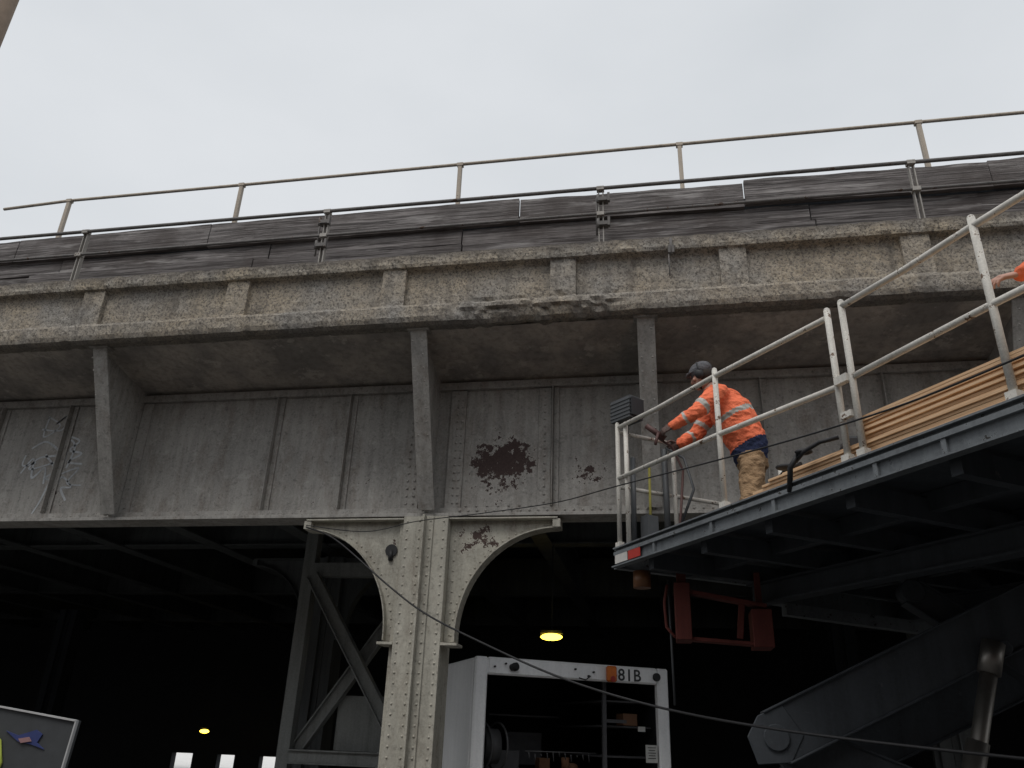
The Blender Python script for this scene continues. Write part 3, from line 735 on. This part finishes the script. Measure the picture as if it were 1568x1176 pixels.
m.frame(T(.05,2.1,1.6),TA,TB,ZZ,.012,3.9,1.7); m.frame(T(TW-.05,2.1,1.6),TA,TB,ZZ,.012,3.9,1.7); m.frame(T(TW/2,2.6,1.6),TA,TB,ZZ,TW-.14,.02,1.7); m.frame(T(TW/2,2.1,2.455),TA,TB,ZZ,TW-.14,3.9,.012)
for a in (.3,TW-.3):
    for b in (1.2,5.9): m.tube([T(a-.14,b,.46),T(a+.14,b,.46)],.46,24)
m.done('chassis_and_lining',BLACK,tr)
m=MB()
for z in (1.1,1.45,1.8,2.1): m.frame(T(TW-.45,1.2,z),TA,TB,ZZ,.7,1.8,.02)
m.frame(T(TW-.82,.2,1.6),TA,TB,ZZ,.05,.04,1.5)
m.frame(T(TW-.66,.2,1.86),TA,TB,ZZ,.3,.03,.04)
m.frame(T(.75,1.2,1.25),TA,TB,ZZ,1.3,.5,.02); m.frame(T(1.1,1.4,1.9),TA,TB,ZZ,1.0,.4,.02)
m.frame(T(.62,.9,1.30),TA,TB,ZZ,.5,.3,.35); m.frame(T(1.2,1.6,1.5),TA,TB,ZZ,.5,.3,.4)
m.done('interior_shelving',INT,tr)
m=MB()
c0=T(.40,.55,1.52)
for off in (-.10,.10):
    pts=[c0+TA*off+TB*.24*math.cos(k*.262)+ZZ*.27*math.sin(k*.262)-TA*.06*math.cos(k*.262) for k in range(25)]
    m.tube(pts,.014,8,cap=False)
m.tube([c0-TA*.1,c0+TA*.1],.20,24)
for i in range(11): m.tube([T(.85+i*.08,.35,1.47-.02*math.sin(i)),T(.86+i*.08,.35,1.40-.03*math.sin(i*2.1))],.007,6)
m.tube([T(.8,.35,1.48),T(1.75,.35,1.48)],.008,6)
m.done('hose_reel_and_hooks',plain('reel_steel',(.075,.075,.078),.6,.2),tr)
m=MB(); m.frame(T(1.25,.9,1.34),TA,TB,ZZ,.14,.16,.12); m.frame(T(TW-.4,.4,1.89),TA,TB,ZZ,.2,.2,.14); m.tube([T(1.4,.5,1.28),T(1.4,.5,1.42)],.05,12); m.ball(T(1.62,.8,1.3),.07,(1.2,1,.8)); m.done('tool_boxes',plain('brown_cardboard',(.15,.075,.04),.8),tr)
m=MB(); m.frame(T(TW-.27,-.0,1.50),TA,TB,ZZ,.16,.012,.20); m.frame(T(TW-.32,.15,1.78),TA,TB,ZZ,.1,.012,.06); m.done('placards',plain('placard_white',(.5,.5,.48),.5),tr)
m=MB()
for i in range(5): m.frame(T(TW-.27,-.009,1.57-i*.03),TA,TB,ZZ,.11-.02*(i%2),.003,.008)
for a,z in ((.24,2.40),(.50,2.41),(1.55,2.41),(1.30,2.43),(2.44,2.40),(.38,2.44),(1.48,2.36)):
    r=.050 if a in (.50,2.44) else .012; m.tube([T(a,-.05,z),T(a,-.022,z)],r,18)
m.tube([T(.50,-.10,2.42),T(.46,-.02,2.40)],.04,14); m.tube([T(1.5,-.05,2.36),T(1.42,-.08,2.31),T(1.34,-.05,2.33)],.008,6)
m.done('lamps_and_bolts',BLACK,tr)
m=MB(); m.frame(T(1.78,-.07,2.40),TA,TB,ZZ,.13,.08,.19); m.done('marker_lamp',plain('amber_lens',(.65,.17,.03),.25),tr,bevel=.02)
m=MB(); m.tube([T(1.78,-.115,2.34),T(1.78,-.11,2.34)],.035,14); m.done('marker_lamp_red',plain('red_lens',(.35,.03,.02),.3),tr)
cu=bpy.data.curves.new('number','FONT'); cu.body='481B'; cu.size=.20; cu.extrude=.002; cu.offset=.0025; cu.space_character=1.08
to=bpy.data.objects.new('fleet_number_tmp',cu); scene.collection.objects.link(to)
dg=bpy.context.evaluated_depsgraph_get(); tm=bpy.data.meshes.new_from_object(to.evaluated_get(dg)); bpy.data.objects.remove(to)
tn=bpy.data.objects.new('fleet_number',tm); scene.collection.objects.link(tn); tm.materials.clear(); tm.materials.append(plain('lettering_black',(.03,.03,.032),.5,var=0))
tn.matrix_world=Matrix.Translation(T(1.785,-.0235,2.335))@Matrix((TA,ZZ,-TB)).transposed().to_4x4(); tn.parent=tr

# ------------------------------------------------------------ cables
def smoothpts(P,n=10):
    P=[V(p) for p in P]; out=[]
    for i in range(len(P)-1):
        p0=P[max(i-1,0)];p1=P[i];p2=P[i+1];p3=P[min(i+2,len(P)-1)]
        for k in range(n):
            t=k/n; out.append(.5*((2*p1)+(p2-p0)*t+(2*p0-5*p1+4*p2-p3)*t*t+(3*p1-p0-3*p2+p3)*t**3))
    return out+[P[-1]]
m=MB(); m.tube(smoothpts([(-4.2,8.82,3.88),(-3.4,8.75,3.78),(-2.75,8.68,3.88),(-1.9,8.3,3.86),(-1.0,7.6,3.77),(-.32,6.3,3.53),(.84,4.2,3.16),(1.49,3.2,3.10),(2.6,1.6,3.2)]),.0055,6); m.done('overhead_cable',BLACK)
m=MB(); m.tube(smoothpts([(-4.2,8.82,3.86),(-3.78,8.8,3.69),(-3.0,8.6,3.12),(-2.48,8.4,2.79),(-1.78,8,2.47),(-.94,7.5,2.13),(-.1,7,1.89),(.78,6,1.72),(1.9,5,1.6),(3.2,3.9,1.5)]),.010,6); m.done('overhead_cable',BLACK)
up=empty('utility_pole'); m=MB(); m.tube([(-6.80,5,0),(-6.79,5,6),(-6.78,5,11)],[.17,.145,.12],18); m.beam((-7.6,5,10.3),(-6,5,10.3),.1,.12); m.done('shaft',plain('creosote_timber',(.2,.15,.11),.9),up)
# ------------------------------------------------------------ sign
sg=empty('sign_board')
sp=[(-4.4,4,1.77),(-3.02,4,1.61),(-3.06,4,1.02),(-4.4,4,1.1)]
m=MB(); m.poly(sp,(0,.03,0)); m.done('panel',plain('sign_grey',(.06,.064,.068),.5),sg)
m=MB()
for i in range(4): m.beam(V(sp[i])+V((0,-.004,0)),V(sp[(i+1)%4])+V((0,-.004,0)),.02,.008,(0,1,0))
m.tube([(-3.3,4.06,0),(-3.3,4.06,1.5)],.03,10); m.tube([(-4.1,4.06,0),(-4.1,4.06,1.5)],.03,10)
m.done('white_border',plain('white_trim',(.5,.5,.5),.4),sg)
m=MB(); m.tube([(-3.53,3.99,1.56),(-3.44,3.99,1.5),(-3.40,3.99,1.40),(-3.42,3.99,1.25)],.010,6); m.done('yellow_stripe',plain('lime_paint',(.45,.52,.08),.5),sg)
m=MB(); m.poly([(-3.42,3.992,1.55),(-3.34,3.992,1.53),(-3.24,3.992,1.56),(-3.2,3.992,1.54),(-3.22,3.992,1.50),(-3.17,3.992,1.47),(-3.25,3.992,1.49),(-3.33,3.992,1.50)],(0,.006,0)); m.done('blue_decal',plain('blue_ink',(.04,.055,.17),.5),sg)
m=MB(); m.poly([(-3.33,3.986,1.515),(-3.27,3.986,1.525),(-3.25,3.986,1.505),(-3.31,3.986,1.495)],(0,.004,0)); m.done('pink_decal',plain('pink_ink',(.35,.2,.2),.5),sg)

# ------------------------------------------------------------ camera
cd=bpy.data.cameras.new('camera'); co=bpy.data.objects.new('camera',cd); scene.collection.objects.link(co); scene.camera=co
pitch,yaw,roll=math.radians(24.24),math.radians(11.09),math.radians(2.21)
h=V((-math.sin(yaw),math.cos(yaw),0)); r0=V((math.cos(yaw),math.sin(yaw),0))
Fw=h*math.cos(pitch)+ZZ*math.sin(pitch); U0=-h*math.sin(pitch)+ZZ*math.cos(pitch)
Rt=r0*math.cos(roll)+U0*math.sin(roll); Up=-r0*math.sin(roll)+U0*math.cos(roll)
co.matrix_world=Matrix.Translation((0,0,1.6))@Matrix((Rt,Up,-Fw)).transposed().to_4x4()
cd.sensor_width=36; cd.sensor_fit='HORIZONTAL'; cd.lens=1209/1568*36; cd.clip_end=2000; cd.clip_start=.05
scene.view_settings.view_transform='Standard'; scene.view_settings.look='None'; scene.view_settings.exposure=0
